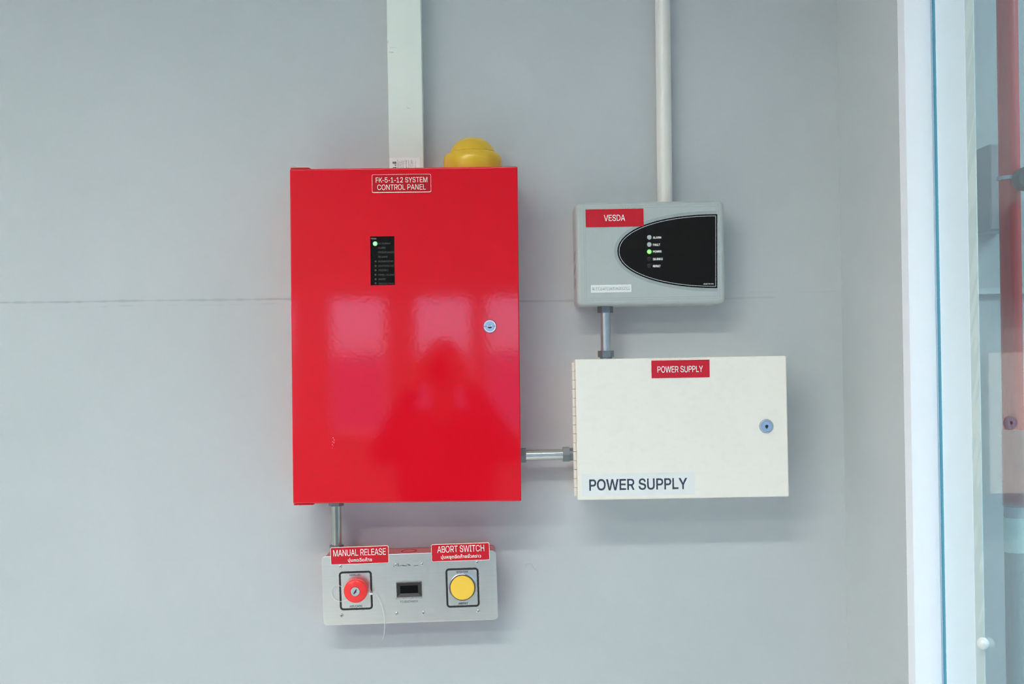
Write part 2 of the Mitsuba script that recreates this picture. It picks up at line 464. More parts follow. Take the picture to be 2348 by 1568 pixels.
for px in (911.5, 914.5, 918, 921.5, 924.5, 929, 932.5, 936.5, 940, 943.5, 946.5, 952.5):
    y = 367.0 + rng.uniform(-1, 2)
    while y < 388:
        d = rng.uniform(0.8, 3.2)
        p0, p1 = t.l(px - rng.uniform(0.25, 0.7), y, 0.042), t.l(px + rng.uniform(0.25, 0.7), y + d, 0.042)
        ln.append(extrude(sg.box(p0[0], p1[1], p1[0], p0[1]), 0.0421, 0.0423))
        y += d + rng.uniform(0.4, 1.6)
t.part('fine_print', cat(*ln), 'print_gray', smooth=False, parent=st, stuff=True)

# ------------------------------------------------------------------ white conduit above the detector
t = Thing('plastic_conduit', 'round off-white plastic conduit running down into the grey detector unit', 'pipe', (1521, 300), 0.0, -0.0035)
a, b = t.l(1505, 300, 0.022), t.l(1539.5, 300, 0.022)
r = (b[0] - a[0]) / 2
bot = t.l(1521, 466, 0.04)[1] - 0.006
t.part('pipe', at(upright(lathe([(0, bot), (r, bot), (r, CEIL - t.c[1]), (0, CEIL - t.c[1])], 32)), (a[0] + b[0]) / 2, 0, 0.022 + 0.002), 'pvc_conduit')

# ------------------------------------------------------------------ yellow beacon on top of the red panel
WC = 0.125                                   # depth of the red panel
t = Thing('warning_beacon', 'yellow dome beacon standing on top of the red control panel', 'beacon', (1084, 385), 0.065)
bt = P(1084, 384, WC)[1] - t.c[1]
pr = [(0, 0), (0.044, 0), (0.0485, 0.0010), (0.0492, 0.003), (0.0497, 0.010), (0.0500, 0.016), (0.0499, 0.021), (0.0490, 0.0255), (0.0470, 0.0290), (0.0440, 0.0318), (0.0408, 0.0336), (0.0390, 0.0342), (0.0388, 0.0346)]
dm = [(0.0389, 0.0346), (0.0392, 0.0349), (0.0372, 0.0386), (0.0345, 0.0432), (0.0312, 0.0476), (0.0272, 0.0516), (0.0222, 0.0552), (0.0160, 0.0580), (0.0095, 0.0594), (0.004, 0.0599), (0, 0.06)]
sc = 1.02
t.part('skirt', at(upright(lathe([(a_ * sc, b_ * sc) for a_, b_ in pr] + [(0, 0.0346 * sc)], 72)), 0, bt, 0.065), 'yellow_dome', smooth=35)
t.part('dome', at(upright(lathe([(0, 0.0344 * sc)] + [(a_ * sc, b_ * sc) for a_, b_ in dm], 72)), 0, bt, 0.065), 'yellow_dome', smooth=35)

# ------------------------------------------------------------------ red control panel
t = Thing('control_panel', 'big red steel control panel with a small black indicator window', 'control panel', (930, 770), WC, -0.003)
u0, u1, v0, v1 = t.box(664.0, 387.5, 1195.5, 1149.0, WC)
t.part('body', plate(u0 + 0.004, u1 - 0.004, v0 + 0.004, v1 - 0.004, 0, WC - 0.019, 0.001, 0.001), 'red_enamel_plain')
WD = WC - 0.018
wu0, wu1, wv0, wv1 = t.box(848.8, 542.3, 905.2, 653.3, WC)
door = plate(u0, u1, v0, v1, WD, WC, 0.0022, 0.0022)
dm_ = m3.Manifold(m3.Mesh(np.asarray(door.vertices, np.float32), np.asarray(door.faces, np.uint32)))
cut = m3.Manifold.cube([wu1 - wu0, wv1 - wv0, 0.02]).translate([wu0, wv0, WC - 0.0025])
dm_ = dm_ - cut
dk = t.part('door', from_man(dm_), 'red_enamel', smooth=35)
t.part('indicator_panel', extrude(sg.box(wu0, wv0, wu1, wv1), WC - 0.0026, WC - 0.0022), 'display_dark', smooth=False, parent=dk, label='black indicator panel behind the window')
ip = dk + '__'
wi = WC - 0.0022


def dot(px, py, rad, w, h=0.0006, n=20):
    c = t.l(px, py, w)
    return at(lathe([(0, 0), (rad, 0), (rad, h * 0.5), (rad * 0.7, h), (0, h * 1.15)], n), c[0], c[1], w)


k = t.part('indicator_light', dot(860.2, 558.6, 4.3 / S(wi), wi), 'lens_green', smooth=40, parent=dk, label='lit green indicator light', bsdf_more={'emitter': {'type': 'area', 'sampling_weight': 0.05, 'radiance': {'type': 'rgb', 'value': [0.50, 1.9, 0.50]}}})
t.part('indicator_glow', dot(860.2, 558.6, 5.6 / S(wi), wi, 0.0003), 'lens_green', smooth=40, parent=dk, bsdf_more={'emitter': {'type': 'area', 'sampling_weight': 0.05, 'radiance': {'type': 'rgb', 'value': [0.0, 0.10, 0.015]}}})
for y in (599.4, 609.8, 619.6, 630.2, 640.0, 649.6):
    t.part('indicator_light', dot(861.2, y, 2.3 / S(wi), wi, 0.0004, 12), 'lens_amber' if y < 635 else 'letter_dim', smooth=40, parent=dk)
t.text('FSSA', 857.0, 547.2, 12.5, 3.2, wi, 'letter_gray', parent=dk, weight=600, size=48)
for s_, x0, wid, y in [('AC NORMAL', 867.2, 29, 558.2), ('ALARM', 867.0, 17, 568.4), ('PREDISCHARGE', 867, 37, 578.4), ('RELEASE', 867, 22, 588.8), ('SUPERVISORY', 867.4, 35.0, 599.2), ('OUTPUTS DIS.', 867.4, 37, 609.4),
                       ('TROUBLE', 867.6, 23, 619.5), ('PANEL SILENC', 867.4, 37, 630.0), ('ADJUST', 867.8, 17, 640.0), ('GROUND FAUL', 867.8, 36, 650.0)]:
    t.text(s_, x0 + wid / 2, y, wid, 4.0, wi, 'letter_dim', parent=dk, weight=500, size=48, thick=0.0002)
# label plate
w = WC
lu0, lu1, lv0, lv1 = t.box(852.8, 400.4, 988.6, 440.8, w)
lp = t.part('label_plate', extrude(rrect(lu0, lu1, lv0, lv1, 0.0022), w, w + 0.0007), 'letter_cream', smooth=False, parent=dk, label='red label reading FK-5-1-12 SYSTEM CONTROL PANEL')
e = 0.0006
t.part('label_face', extrude(rrect(lu0 + e, lu1 - e, lv0 + 2.2 * e, lv1 - e, 0.0018), w + 0.0006, w + 0.0009), 'red_label_dark', smooth=False, parent=dk)
t.text('FK-5-1-12 SYSTEM', 920.8, 412.3, 118.5, 12.0, w + 0.0009, 'letter_cream', parent=dk, weight=470)
t.text('CONTROL PANEL', 920.7, 428.9, 111.5, 12.2, w + 0.0009, 'letter_cream', parent=dk, weight=470)


def cam_lock(t, px, py, rad, w, parent, kind):
    c = t.l(px, py, w)
    lk = t.part('lock', at(lathe([(0, 0), (rad * 1.04, 0), (rad * 1.04, 0.0012), (rad, 0.0026), (rad * 0.93, 0.0034), (rad * 0.86, 0.0034), (rad * 0.84, 0.0028), (0, 0.0028)], 40), c[0], c[1], w), 'chrome' if kind else 'nickel', smooth=30, parent=parent, label='round metal key lock')
    t.part('lock_flange', at(lathe([(rad * 0.95, 0), (rad * 1.08, 0), (rad * 1.07, 0.0012), (rad * 0.97, 0.0018), (rad * 0.95, 0)], 40), c[0], c[1], w), 'cast_zinc', smooth=30, parent=parent)  # dark ring in place of the shadow and dark reflection round the lock
    tt = lk.replace(parent + '__', '')
    if parent != t.key:
        par = parent
    else:
        par = lk
    t.part('lock_core', at(lathe([(0, 0), (rad * 0.82, 0), (rad * 0.82, 0.0006), (rad * 0.78, 0.0010), (0, 0.0010)], 40), c[0], c[1], w + 0.0026), 'nickel', smooth=30, parent=par)
    if kind:
        t.part('key_slot', at(extrude(affinity.scale(sg.Point(0, 0).buffer(rad * 0.26, quad_segs=8), 1.3, 1.0), 0, 0.0002), c[0], c[1] - rad * 0.06, w + 0.0036), 'print_black', smooth=False, parent=par)
        t.part('slot_cover', at(plate(-rad * 0.42, rad * 0.42, -rad * 0.05, rad * 0.12, 0, 0.0008, 0.0002, 0.0002), c[0], c[1], w + 0.0036), 'screw_steel', smooth=30, parent=par)
        t.part('groove', at(extrude(sg.box(-rad * 0.96, -rad * 0.05, -rad * 0.42, rad * 0.03).union(sg.box(rad * 0.42, -rad * 0.01, rad * 0.96, rad * 0.06)), 0, 0.0002), c[0], c[1], w + 0.0035), 'print_gray', smooth=False, parent=par)
    else:
        g = sg.Point(0, 0).buffer(rad * 0.24, quad_segs=8).union(sg.box(-rad * 0.1, -rad * 0.36, rad * 0.1, 0))
        t.part('key_slot', at(extrude(g, 0, 0.0002), c[0], c[1], w + 0.0036), 'print_black', smooth=False, parent=par)


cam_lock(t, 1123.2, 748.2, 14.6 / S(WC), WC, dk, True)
# hinge tabs with their pins
for (x0, x1, y, sgn) in ((661.0, 705.5, 385.6, 1), (670.5, 716.0, 1156.0, -1)):
    p0, p1 = t.l(x0, y, WD), t.l(x1, y, WD)
    edge = v1 if sgn > 0 else v0
    lo, hi = (edge + 0.0010, edge + 0.0030) if sgn > 0 else (edge - 0.0030, edge - 0.0010)
    ua, ub = u0 + 0.0006, u0 + (x1 - x0) / S(WC)
    pts = [(ua, ww) for ww in (0.04, WC - 0.0035)]
    tab = sg.Polygon([(ua, 0.03), (ua, WC - 0.004), (ub - 0.0020, WC - 0.004), (ub, WC - 0.012), (ub, 0.03)])
    g = extrude(tab, 0, hi - lo)
    g.apply_transform(V([[1, 0, 0, 0], [0, 0, 1, lo], [0, 1, 0, 0], [0, 0, 0, 1.0]]))
    g.fix_normals()
    hk = t.part('hinge_tab', g, 'red_enamel_plain', smooth=False)
    pin = lathe([(0, 0), (0.0032, 0), (0.0032, 0.0008), (0.0026, 0.0020), (0.0012, 0.0027), (0, 0.0029)], 20)
    pin = at(upright(pin), 0, 0, 0)
    if sgn < 0:
        pin.apply_transform(np.diag([1, -1, 1, 1.0]))
        pin.invert()
    t.part('hinge_pin', at(pin, ua + 0.0062, hi if sgn > 0 else lo, WC - 0.010), 'screw_steel', smooth=40, parent=hk)
    t.part('hinge_leaf', plate(ua, ub - 0.004, min(edge, lo), max(edge, hi), 0.05, WC - 0.030, 0.0002, 0.0002), 'print_black', parent=hk)
# paint chip low on the door
cc = []
for px, py, s_ in [(764, 1004, 1.6), (766, 1008, 1.5), (763, 1012, 1.3), (765.5, 1015, 1.6), (762, 1019, 1.3), (764, 1022, 1.0), (761.5, 1027, 1.0), (766.5, 1011, 0.9)]:
    c = t.l(px, py, WC)
    cc.append(at(lathe([(0, 0), (s_ / 2 / S(WC), 0), (0, 0.0002)], 8), c[0], c[1], WC))
t.part('paint_chip', cat(*cc), 'letter_white', smooth=False, parent=dk, stuff=True)

# ------------------------------------------------------------------ grey smoke detector unit
WV = 0.078
t = Thing('smoke_detector_unit', 'grey plastic smoke detector unit with a black bullet-shaped face', 'detector', (1488, 580), WV, 0.003)
u0, u1, v0, v1 = t.box(1318.0, 464.5, 1664.5, 696.0, WV)
t.part('case', plate(u0, u1, v0, v1, 0, WV, 0.009, 0.0075, steps=6), 'case_gray', smooth=35)
fu0, fu1, fv0, fv1 = t.box(1337.5, 473.0, 1651.0, 684.0, WV)
ring = rrect(fu0, fu1, fv0, fv1, 0.0006).difference(rrect(fu0 + 0.0005, fu1 - 0.0005, fv0 + 0.0005, fv1 - 0.0005, 0.0004))
ring2 = rrect(fu0 + 0.003, fu1 - 0.0035, fv0 + 0.0035, fv1 - 0.0035, 0.0006).difference(rrect(fu0 + 0.0035, fu1 - 0.0040, fv0 + 0.0040, fv1 - 0.0040, 0.0004))
t.part('face_seam', cat(extrude(ring, WV, WV + 0.0001), extrude(ring2, WV, WV + 0.0001)), 'case_gray_line', smooth=False)
for dy in (588, 618, 650):                   # vent slots on the left side
    c = t.l(1322, dy, 0.045)
    g = affinity.rotate(rrect(-0.016, 0.016, -0.0032, 0.0032, 0.003), 24)
    m = extrude(g, 0, 0.0006)
    m.apply_transform(V([[0, 0, -1, u0 + 0.0002], [0, 1, 0, c[1]], [1, 0, 0, 0.045], [0, 0, 0, 1.0]]))
    m.fix_normals()
    t.part('vent_slot', m, 'case_gray_slot', smooth=False)


def bullet(grow=0.0, n=64):
    """The half-ellipse outline of the black face, wider by grow pixels."""
    q = []
    for k in range(n + 1):
        a = -math.pi / 2 + math.pi * k / n
        ca, sa = math.cos(a), math.sin(a)
        e_ = 2 / 2.12
        q.append((1644.6 - (228.8 + grow) * abs(ca) ** e_, 575.8 - (84.6 + grow) * math.copysign(abs(sa) ** e_, sa)))
    return sg.Polygon([t.l(x, y, WV) for x, y in q])


b = bullet()
t.part('face_recess', extrude(bullet(7.5).intersection(sg.box(fu0, fv0, t.l(1644.6, 570, WV)[0], fv1)), WV, WV + 0.0001), 'case_gray_line', smooth=False, label='flat rim round the black face, coloured darker for the shade of its recess')  # lies flat on the case; the shade of the recess is in its colour
fk = t.part('face_panel', extrude(b, WV, WV + 0.0006), 'gloss_black', smooth=False, label='black bullet-shaped face panel')
ins = b.buffer(-3.1 / S(WV), join_style=2)
t.part('silver_line', extrude(ins.difference(ins.buffer(-1.5 / S(WV), join_style=2)), WV + 0.0005, WV + 0.0008), 'silver_ink', smooth=False, parent=fk)
wf = WV + 0.0006
for y, mat, lit in ((544.2, 'lens_gray', 0), (560.6, 'lens_gray', 0), (577.0, 'lens_green', 1), (593.6, 'black_plastic', 0), (609.4, 'black_plastic', 0)):
    t.part('indicator_light', dot(1488.8, y, 5.3 / S(WV), wf, 0.0009, 24), mat, smooth=40, parent=fk, label='lit green indicator light' if lit else None,
           bsdf_more={'emitter': {'type': 'area', 'sampling_weight': 0.05, 'radiance': {'type': 'rgb', 'value': [0.10, 0.95, 0.07]}}} if lit else None)
t.part('indicator_core', dot(1488.4, 577.4, 3.2 / S(WV), wf + 0.0008, 0.0004, 20), 'lens_green', smooth=40, parent=fk, bsdf_more={'emitter': {'type': 'area', 'sampling_weight': 0.05, 'radiance': {'type': 'rgb', 'value': [0.62, 1.5, 0.25]}}})
for s_, wid, y in (('ALARM', 19, 544.6), ('FAULT', 16.5, 561.2), ('POWER', 20, 576.6), ('SILENCE', 23, 593.8), ('RESET', 18, 610.0)):
    t.text(s_, 1497 + wid / 2, y, wid, 5.0, wf, 'letter_white', parent=fk, weight=800, size=64)
t.text('MADE IN USA', 1625, 650.8, 23, 2.8, wf, 'letter_white', parent=fk, weight=600, size=48)
lu0, lu1, lv0, lv1 = t.box(1342.6, 480.6, 1475.8, 518.8, WV)
wl = WV + 0.0012
lp = t.part('label_plate', extrude(rrect(lu0, lu1, lv0, lv1, 0.0008), WV, wl), 'red_label', smooth=False, label='red label plate reading VESDA')
t.text('VESDA', 1409, 499.4, 48.5, 14.0, wl, 'letter_white', parent=lp, weight=520)
lu0, lu1, lv0, lv1 = t.box(1354.6, 653.6, 1447.8, 669.4, WV)
lp = t.part('serial_sticker', extrude(rrect(lu0, lu1, lv0, lv1, 0.0003), WV, WV + 0.0003), 'sticker_paper', smooth=False, label='white sticker with a printed serial number')
t.text('BUCC640104806000002', 1401.3, 661.7, 86, 7.2, WV + 0.0003, 'print_gray', parent=lp, weight=330)

# ------------------------------------------------------------------ white power supply box
WP = 0.115
t = Thing('power_supply_box', 'white steel power supply box with a round lock and large black lettering', 'electrical box', (1564, 980), WP, 0.003)
u0, u1, v0, v1 = t.box(1318.8, 824.0, 1809.4, 1138.6, WP)
t.part('body', plate(u0 + 0.0035, u1 - 0.0030, v0 + 0.003, v1 - 0.003, 0, WP - 0.016, 0.001, 0.001), 'white_enamel')
dk = t.part('door', plate(u0, u1, v0, v1, WP - 0.0145, WP, 0.0020, 0.0020), 'white_enamel', smooth=35)
# piano hinge: its knuckles one by one
n = 15
hv0, hv1 = v0 + 0.006, v1 - 0.005
step = (hv1 - hv0) / n
for i in range(n):
    kn = upright(lathe([(0, 0.0005), (0.0028, 0.0005), (0.0030, 0.0009), (0.0030, step - 0.0009), (0.0028, step - 0.0004), (0, step - 0.0004)], 16))
    t.part('hinge_knuckle', at(kn, u0 - 0.0028, hv0 + i * step, WP - 0.0085), 'hinge_cream', smooth=40)
t.part('hinge_leaf', extrude(sg.box(u0 - 0.0022, hv0, u0 + 0.004, hv1), WP - 0.0170, WP - 0.0140), 'hinge_cream', smooth=False)
lu0, lu1, lv0, lv1 = t.box(1493.4, 826.8, 1627.0, 864.6, WP)
lp = t.part('label_plate', extrude(rrect(lu0, lu1, lv0, lv1, 0.0004), WP, WP + 0.0012), 'red_label', smooth=False, label='red label plate reading POWER SUPPLY')
t.text('POWER SUPPLY', 1559.6, 846.3, 104.0, 14.2, WP + 0.0012, 'letter_white', parent=lp, weight=500)
lu0, lu1, lv0, lv1 = t.box(1333.6, 1086.6, 1593.6, 1133.6, WP)
lp = t.part('sticker', extrude(rrect(lu0, lu1, lv0, lv1, 0.0002), WP, WP + 0.0003), 'sticker_pale', smooth=False, label='clear greyish sticker with large black POWER SUPPLY lettering')
t.text('POWER SUPPLY', 1463.5, 1110.0, 224.5, 25.2, WP + 0.0003, 'letter_navy', parent=lp, weight=620)
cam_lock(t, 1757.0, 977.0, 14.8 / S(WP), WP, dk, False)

# ------------------------------------------------------------------ release station
WS = 0.063
t = Thing('release_station', 'stainless steel switch station with a red key button and a yellow push button', 'control station', (939, 1346), WS, 0.0205)
u0, u1, v0, v1 = t.box(738.0, 1276.6, 1140.2, 1420.6, WS)
a, b = t.l(739.0, 1434.0, WS), t.l(1137.0, 1260.8, WS)
v0, v1 = (t.l(939, 1427.6, WS)[1]), (t.l(939, 1268.6, WS)[1])
u0, u1 = t.l(738.6, 1350, WS)[0], t.l(1140.0, 1346, WS)[0]
t.part('box', plate(u0 + 0.0030, u1 - 0.0030, v0 + 0.0015, v1 - 0.0010, 0, WS - 0.0018, 0.006, 0.0006), 'red_glare', label='red back box with its pink glare painted into the colour')
pk = t.part('faceplate', plate(u0, u1, v0, v1, WS - 0.0018, WS, 0.0075, 0.0008), 'stainless')
# knockout disc on top of the box
c = t.l(938, 1268, 0.035)
kd = upright(lathe([(0.0125, 0), (0.0140, 0), (0.0140, 0.0006), (0.0125, 0.0006), (0.0125, 0)], 32))
t.part('knockout', at(kd, c[0], v1 - 0.0010, 0.034), 'red_label_dark', smooth=30)
# screws
for px, py in ((780.4, 1298.2), (783.2, 1411.0), (907.6, 1295.0), (968.0, 1293.2), (909.4, 1407.0), (971.0, 1405.0), (1093.6, 1289.4), (1096.8, 1400.6)):
    c = t.l(px, py, WS)
    r = 4.6 / S(WS)
    sk = t.part('screw', at(lathe([(0, 0), (r, 0), (r * 0.98, 0.0006), (r * 0.8, 0.0013), (r * 0.45, 0.0018), (0, 0.0020)], 24), c[0], c[1], WS), 'screw_steel', smooth=50)
    g = sg.box(-r * 0.62, -r * 0.13, r * 0.62, r * 0.13).union(sg.box(-r * 0.13, -r * 0.62, r * 0.13, r * 0.62))
    t.part('drive', at(extrude(affinity.rotate(g, (px * 37) % 90, origin=(0, 0)), 0.0010, 0.0021), c[0], c[1], WS), 'print_gray', smooth=False, parent=sk)
# worn strip between the upper screws
bl = []
for x0, x1, y0, y1 in ((902, 906, 1291.5, 1297.5), (911.5, 915, 1291, 1297), (904, 918, 1296, 1298.5), (932, 939, 1291.5, 1294)):
    p0, p1 = t.l(x0, y0, WS), t.l(x1, y1, WS)
    bl.append(plate(p0[0], p1[0], p1[1], p0[1], WS, WS + 0.0006, 0.0003, 0.0003))
t.part('metal_scrap', cat(*bl), 'screw_steel', smooth=30, label='bright scraped remains of a strip')
bl = []
for x0, y0, x1, y1, h in ((903, 1299, 918, 1296.5, 1.6), (910, 1296.0, 913, 1293.5, 1.8), (918, 1296.2, 926, 1295.6, 0.8), (922, 1296.6, 932.5, 1297, 1.6), (934, 1293.6, 940, 1296.2, 2.2), (949, 1296.6, 959, 1295.8, 1.2)):
    p0, p1 = t.l(x0, y0, WS), t.l(x1, y1, WS)
    bl.append(extrude(sg.LineString([p0, p1]).buffer(h / 2 / S(WS), quad_segs=3), WS, WS + 0.0004))
t.part('scratch', cat(*bl), 'print_gray', smooth=False)


def rframe(cx, cy, wpx, hpx, wid, corner):
    c = t.l(cx, cy, WS)
    h, g = wpx / 2 / S(WS), hpx / 2 / S(WS)
    q = rrect(c[0] - h, c[0] + h, c[1] - g, c[1] + g, corner)
    t.part('switch_plate', extrude(q.buffer(-wid / 2 / S(WS)), WS, WS + 0.0003), 'stainless', smooth=False)
    t.part('frame_line', extrude(q.difference(q.buffer(-wid / S(WS))), WS, WS + 0.0006), 'print_black', smooth=False, label='black rounded frame line round a button')


rframe(816.0, 1353.6, 75.5, 88.5, 4.4, 0.0062)
rframe(1060.6, 1347.0, 76.0, 89.5, 4.4, 0.0062)
t.text('MANUAL', 814.6, 1317.8, 25.2, 4.6, WS + 0.0003, 'letter_black', weight=500, size=64)
t.text('RELEASE', 816.8, 1389.6, 28.2, 4.8, WS + 0.0003, 'letter_black', weight=600, size=64)
t.text('SYSTEM', 1059.4, 1311.0, 26.2, 4.6, WS + 0.0003, 'letter_black', weight=600, size=64)
t.text('NORMAL', 1060.6, 1317.6, 18, 2.6, WS + 0.0003, 'letter_gray', weight=500, size=48)
t.text('ABORT', 1062.4, 1383.2, 22.4, 4.8, WS + 0.0003, 'letter_black', weight=700, size=64)
t.text('SECONDS REMAINING', 938.0, 1370.6, 60.5, 4.2, WS + 0.0001, 'letter_gray', weight=450, size=64)
t.text('TO DISCHARGE', 938.2, 1378.8, 42.2, 4.6, WS + 0.0001, 'print_gray', weight=500, size=64)
# countdown display: bevelled frame round a dark opening
p0, p1 = t.l(909.0, 1335.0, WS), t.l(967.2, 1367.2, WS)
cu, cv = t.l(938.2, 1351.0, WS)
hw, hh = 29.0 / S(WS), 16.9 / S(WS)
iw, ih = 20.4 / S(WS), 8.8 / S(WS)
vv = [(-hw, -hh, 0), (hw, -hh, 0), (hw, hh, 0), (-hw, hh, 0), (-hw + .0005, -hh + .0005, .0042), (hw - .0005, -hh + .0005, .0042), (hw - .0005, hh - .0005, .0042), (-hw + .0005, hh - .0005, .0042), (-iw, -ih, .0008), (iw, -ih, .0008), (iw, ih, .0008), (-iw, ih, .0008)]
ff = []
for k in range(4):
    j = (k + 1) % 4
    ff += [[k, j, 4 + j], [k, 4 + j, 4 + k], [4 + k, 4 + j, 8 + j], [4 + k, 8 + j, 8 + k]]
ck = t.part('countdown_display', at(TM(vv, ff), cu, cv, WS), 'bezel_plastic', smooth=False, label='black bevelled countdown display')
t.part('screen', at(extrude(sg.box(-iw, -ih, iw, ih), 0.0004, 0.0009), cu, cv, WS), 'display_dark', smooth=False, parent=ck)
# red key button
c = t.l(815.0, 1355.4, WS + 0.02)
R = 27.0 / S(WS + 0.02)
t.part('button_collar', at(lathe([(0, 0), (R * 0.82, 0), (R * 0.80, 0.003), (R * 0.55, 0.004), (R * 0.55, 0.013), (0, 0.013)], 40), c[0], c[1], WS), 'lamp_case', smooth=30)
bk = t.part('release_button', at(lathe([(0, 0.012), (R * 0.94, 0.012), (R, 0.0135), (R, 0.0185), (R * 0.965, 0.0205), (R * 0.88, 0.0220), (R * 0.60, 0.0232), (R * 0.44, 0.0236), (R * 0.41, 0.0232), (R * 0.40, 0.0218), (0, 0.0218)], 64), c[0], c[1], WS), 'button_red', smooth=30, label='red round push button with a key lock in its centre')
t.part('lock', at(lathe([(0, 0), (R * 0.385, 0), (R * 0.385, 0.0020), (R * 0.35, 0.0026), (0, 0.0026)], 32), c[0], c[1], WS + 0.0216), 'lens_gray', smooth=30, parent=bk)
g = affinity.rotate(sg.box(-R * 0.055, -R * 0.22, R * 0.055, R * 0.22), -32, origin=(0, 0)).union(affinity.translate(sg.box(0, 0, R * 0.13, R * 0.10), -R * 0.02, -R * 0.08))
t.part('key_slot', at(extrude(g, 0, 0.0002), c[0], c[1], WS + 0.0242), 'print_black', smooth=False, parent=bk)
# yellow abort button with its chrome collar
c = t.l(1060.2, 1348.0, WS + 0.012)
R = 31.0 / S(WS)
t.part('button_collar', at(lathe([(R * 0.90, 0.0), (R, 0), (R, 0.003), (R * 0.985, 0.0075), (R * 0.95, 0.0090), (R * 0.915, 0.0090), (R * 0.90, 0.0075), (R * 0.90, 0)], 64), c[0], c[1], WS), 'chrome', smooth=30, label='chrome collar')
q = R * 0.885
t.part('abort_button', at(lathe([(0, 0), (q, 0), (q, 0.0105), (q * 0.985, 0.0120), (q * 0.95, 0.0128), (q * 0.60, 0.0133), (q * 0.50, 0.0132), (q * 0.48, 0.01335), (0, 0.0136)], 64), c[0], c[1], WS), 'button_yellow', smooth=30, label='yellow round push button')
# red signs
for nm, px0, py0, wpx, hpx, en, ewid, ecap, ex, ey, th, twid, tx, ty in (
        ('MANUAL', 824.6, 1272.9, 133.5, 40.0, 'MANUAL RELEASE', 120.5, 14.6, 824.4, 1266.2, 'ปุ่มกดฉีดก๊าซ', 55.0, 825.4, 1283.4),
        ('ABORT', 1055.8, 1266.0, 133.5, 40.0, 'ABORT SWITCH', 107.5, 14.8, 1056.4, 1257.9, 'ปุ่มหยุดฉีดก๊าซชั่วคราว', 92.0, 1057.0, 1275.6)):
    c = t.l(px0, py0, WS + 0.002)
    h, g = wpx / 2 / S(WS), hpx / 2 / S(WS)
    sk = t.part('sign', extrude(rrect(c[0] - h, c[0] + h, c[1] - g, c[1] + g, 0.0028), WS, WS + 0.0020), 'letter_cream', smooth=False, label=f'red bilingual sign reading {en}')
    e = 0.0009
    t.part('sign_face', extrude(rrect(c[0] - h + e, c[0] + h - e, c[1] - g + e, c[1] + g - e, 0.0022), WS + 0.0019, WS + 0.0022), 'red_label', smooth=False, parent=sk)
    t.text(en, ex, ey, ewid, ecap, WS + 0.0022, 'letter_white', parent=sk, weight=430)
    t.text(th, tx, ty, twid, 7.6, WS + 0.0022, 'letter_white', parent=sk, font='NotoSansThai-VariableFont_wdth,wght', weight=640)

# plastic security seal through the red button
s = Thing('security_seal', 'clear plastic security seal looped round the red key button', 'seal', (840, 1370), WS, 0.0)


def path(pts, n=60):
    """A smooth line through (px, py, w)."""
    from scipy.interpolate import CubicSpline
    q = V([(*s.l(x, y, w_), w_) for x, y, w_ in pts])
    d = np.r_[0, np.cumsum(np.linalg.norm(np.diff(q, axis=0), axis=1))]
    return CubicSpline(d, q)(np.linspace(0, d[-1], n))


t2 = WS
s.part('loop', tube(path([(786, 1347, t2 + .012), (779, 1342.8, t2 + .010), (772, 1340.6, t2 + .007), (765.5, 1344, t2 + .004), (760.8, 1353, t2 + .003), (761.6, 1365, t2 + .003), (767, 1374.5, t2 + .003), (776, 1378.8, t2 + .004), (785, 1378.6, t2 + .007), (796, 1375.4, t2 + .010)]), 0.00042), 'clear_plastic', smooth=True)
p0 = s.l(850, 1361.6, t2 + .012)
s.part('seal_head', at(plate(-0.0030, 0.0030, -0.0016, 0.0016, 0, 0.0026, 0.0008, 0.0006), p0[0], p0[1], t2 + .010), 'clear_plastic')
s.part('link', tube(path([(843, 1350, t2 + .015), (847, 1351.5, t2 + .015), (851, 1355, t2 + .013), (852, 1360, t2 + .012)], 20), 0.0003), 'clear_plastic', smooth=True)
tail = path([(852, 1360, t2 + .011), (859, 1359.8, t2 + .008), (865, 1366.5, t2 + .006), (871, 1378, t2 + .0045), (876.5, 1393, t2 + .004), (880, 1408, t2 + .004), (881.8, 1424, t2 + .005), (881.9, 1440, t2 + .006), (880.6, 1452, t2 + .006), (877.6, 1466, t2 + .006)], 80)
s.part('tail', tube(tail, 0.00033), 'clear_plastic', smooth=True)
bd = from_man(m3.Manifold.sphere(0.00085, 10))
s.part('beads', cat(*[at(bd, *tail[k]) for k in range(20, 70, 2)]), 'clear_plastic', smooth=True, stuff=True)

# ------------------------------------------------------------------ steel conduits between the boxes
def conduit(label, px, wpx, w, a, b, nuts, upright_, tilt, mat='zinc_steel'):
    """A short steel tube from a to b (pixels along its run) with (position, length, width) of its nuts."""
    t = Thing('steel_conduit', label, 'conduit', px, w, tilt)
    turn = upright if upright_ else sideways
    r = wpx / 2 / S(w)

    def along(q):
        return t.l(px[0], q, w)[1] if upright_ else t.l(q, px[1], w)[0]
    lo, hi = sorted((along(a), along(b)))
    t.part('tube', at(turn(lathe([(0, lo), (r, lo), (r, hi), (0, hi)], 32)), 0, 0, w), mat)
    for q, ln_, wd, kind in nuts:
        x = along(q)
        hx = hexagon(wd / math.sqrt(3) / S(w) if kind == 'flat' else wd / 2 / S(w), ln_ / S(w), r * 0.6)
        if kind == 'collar':
            hx = lathe([(r * 0.6, 0), (wd / 2 / S(w), 0), (wd / 2 / S(w), ln_ / S(w)), (r * 0.6, ln_ / S(w)), (r * 0.6, 0)], 32)
        hx = turn(hx)
        off = V([0, x, w]) if upright_ else V([x, 0, w])
        t.part('collar' if kind == 'collar' else 'nut', at(hx, *off), 'cast_zinc', smooth=30)


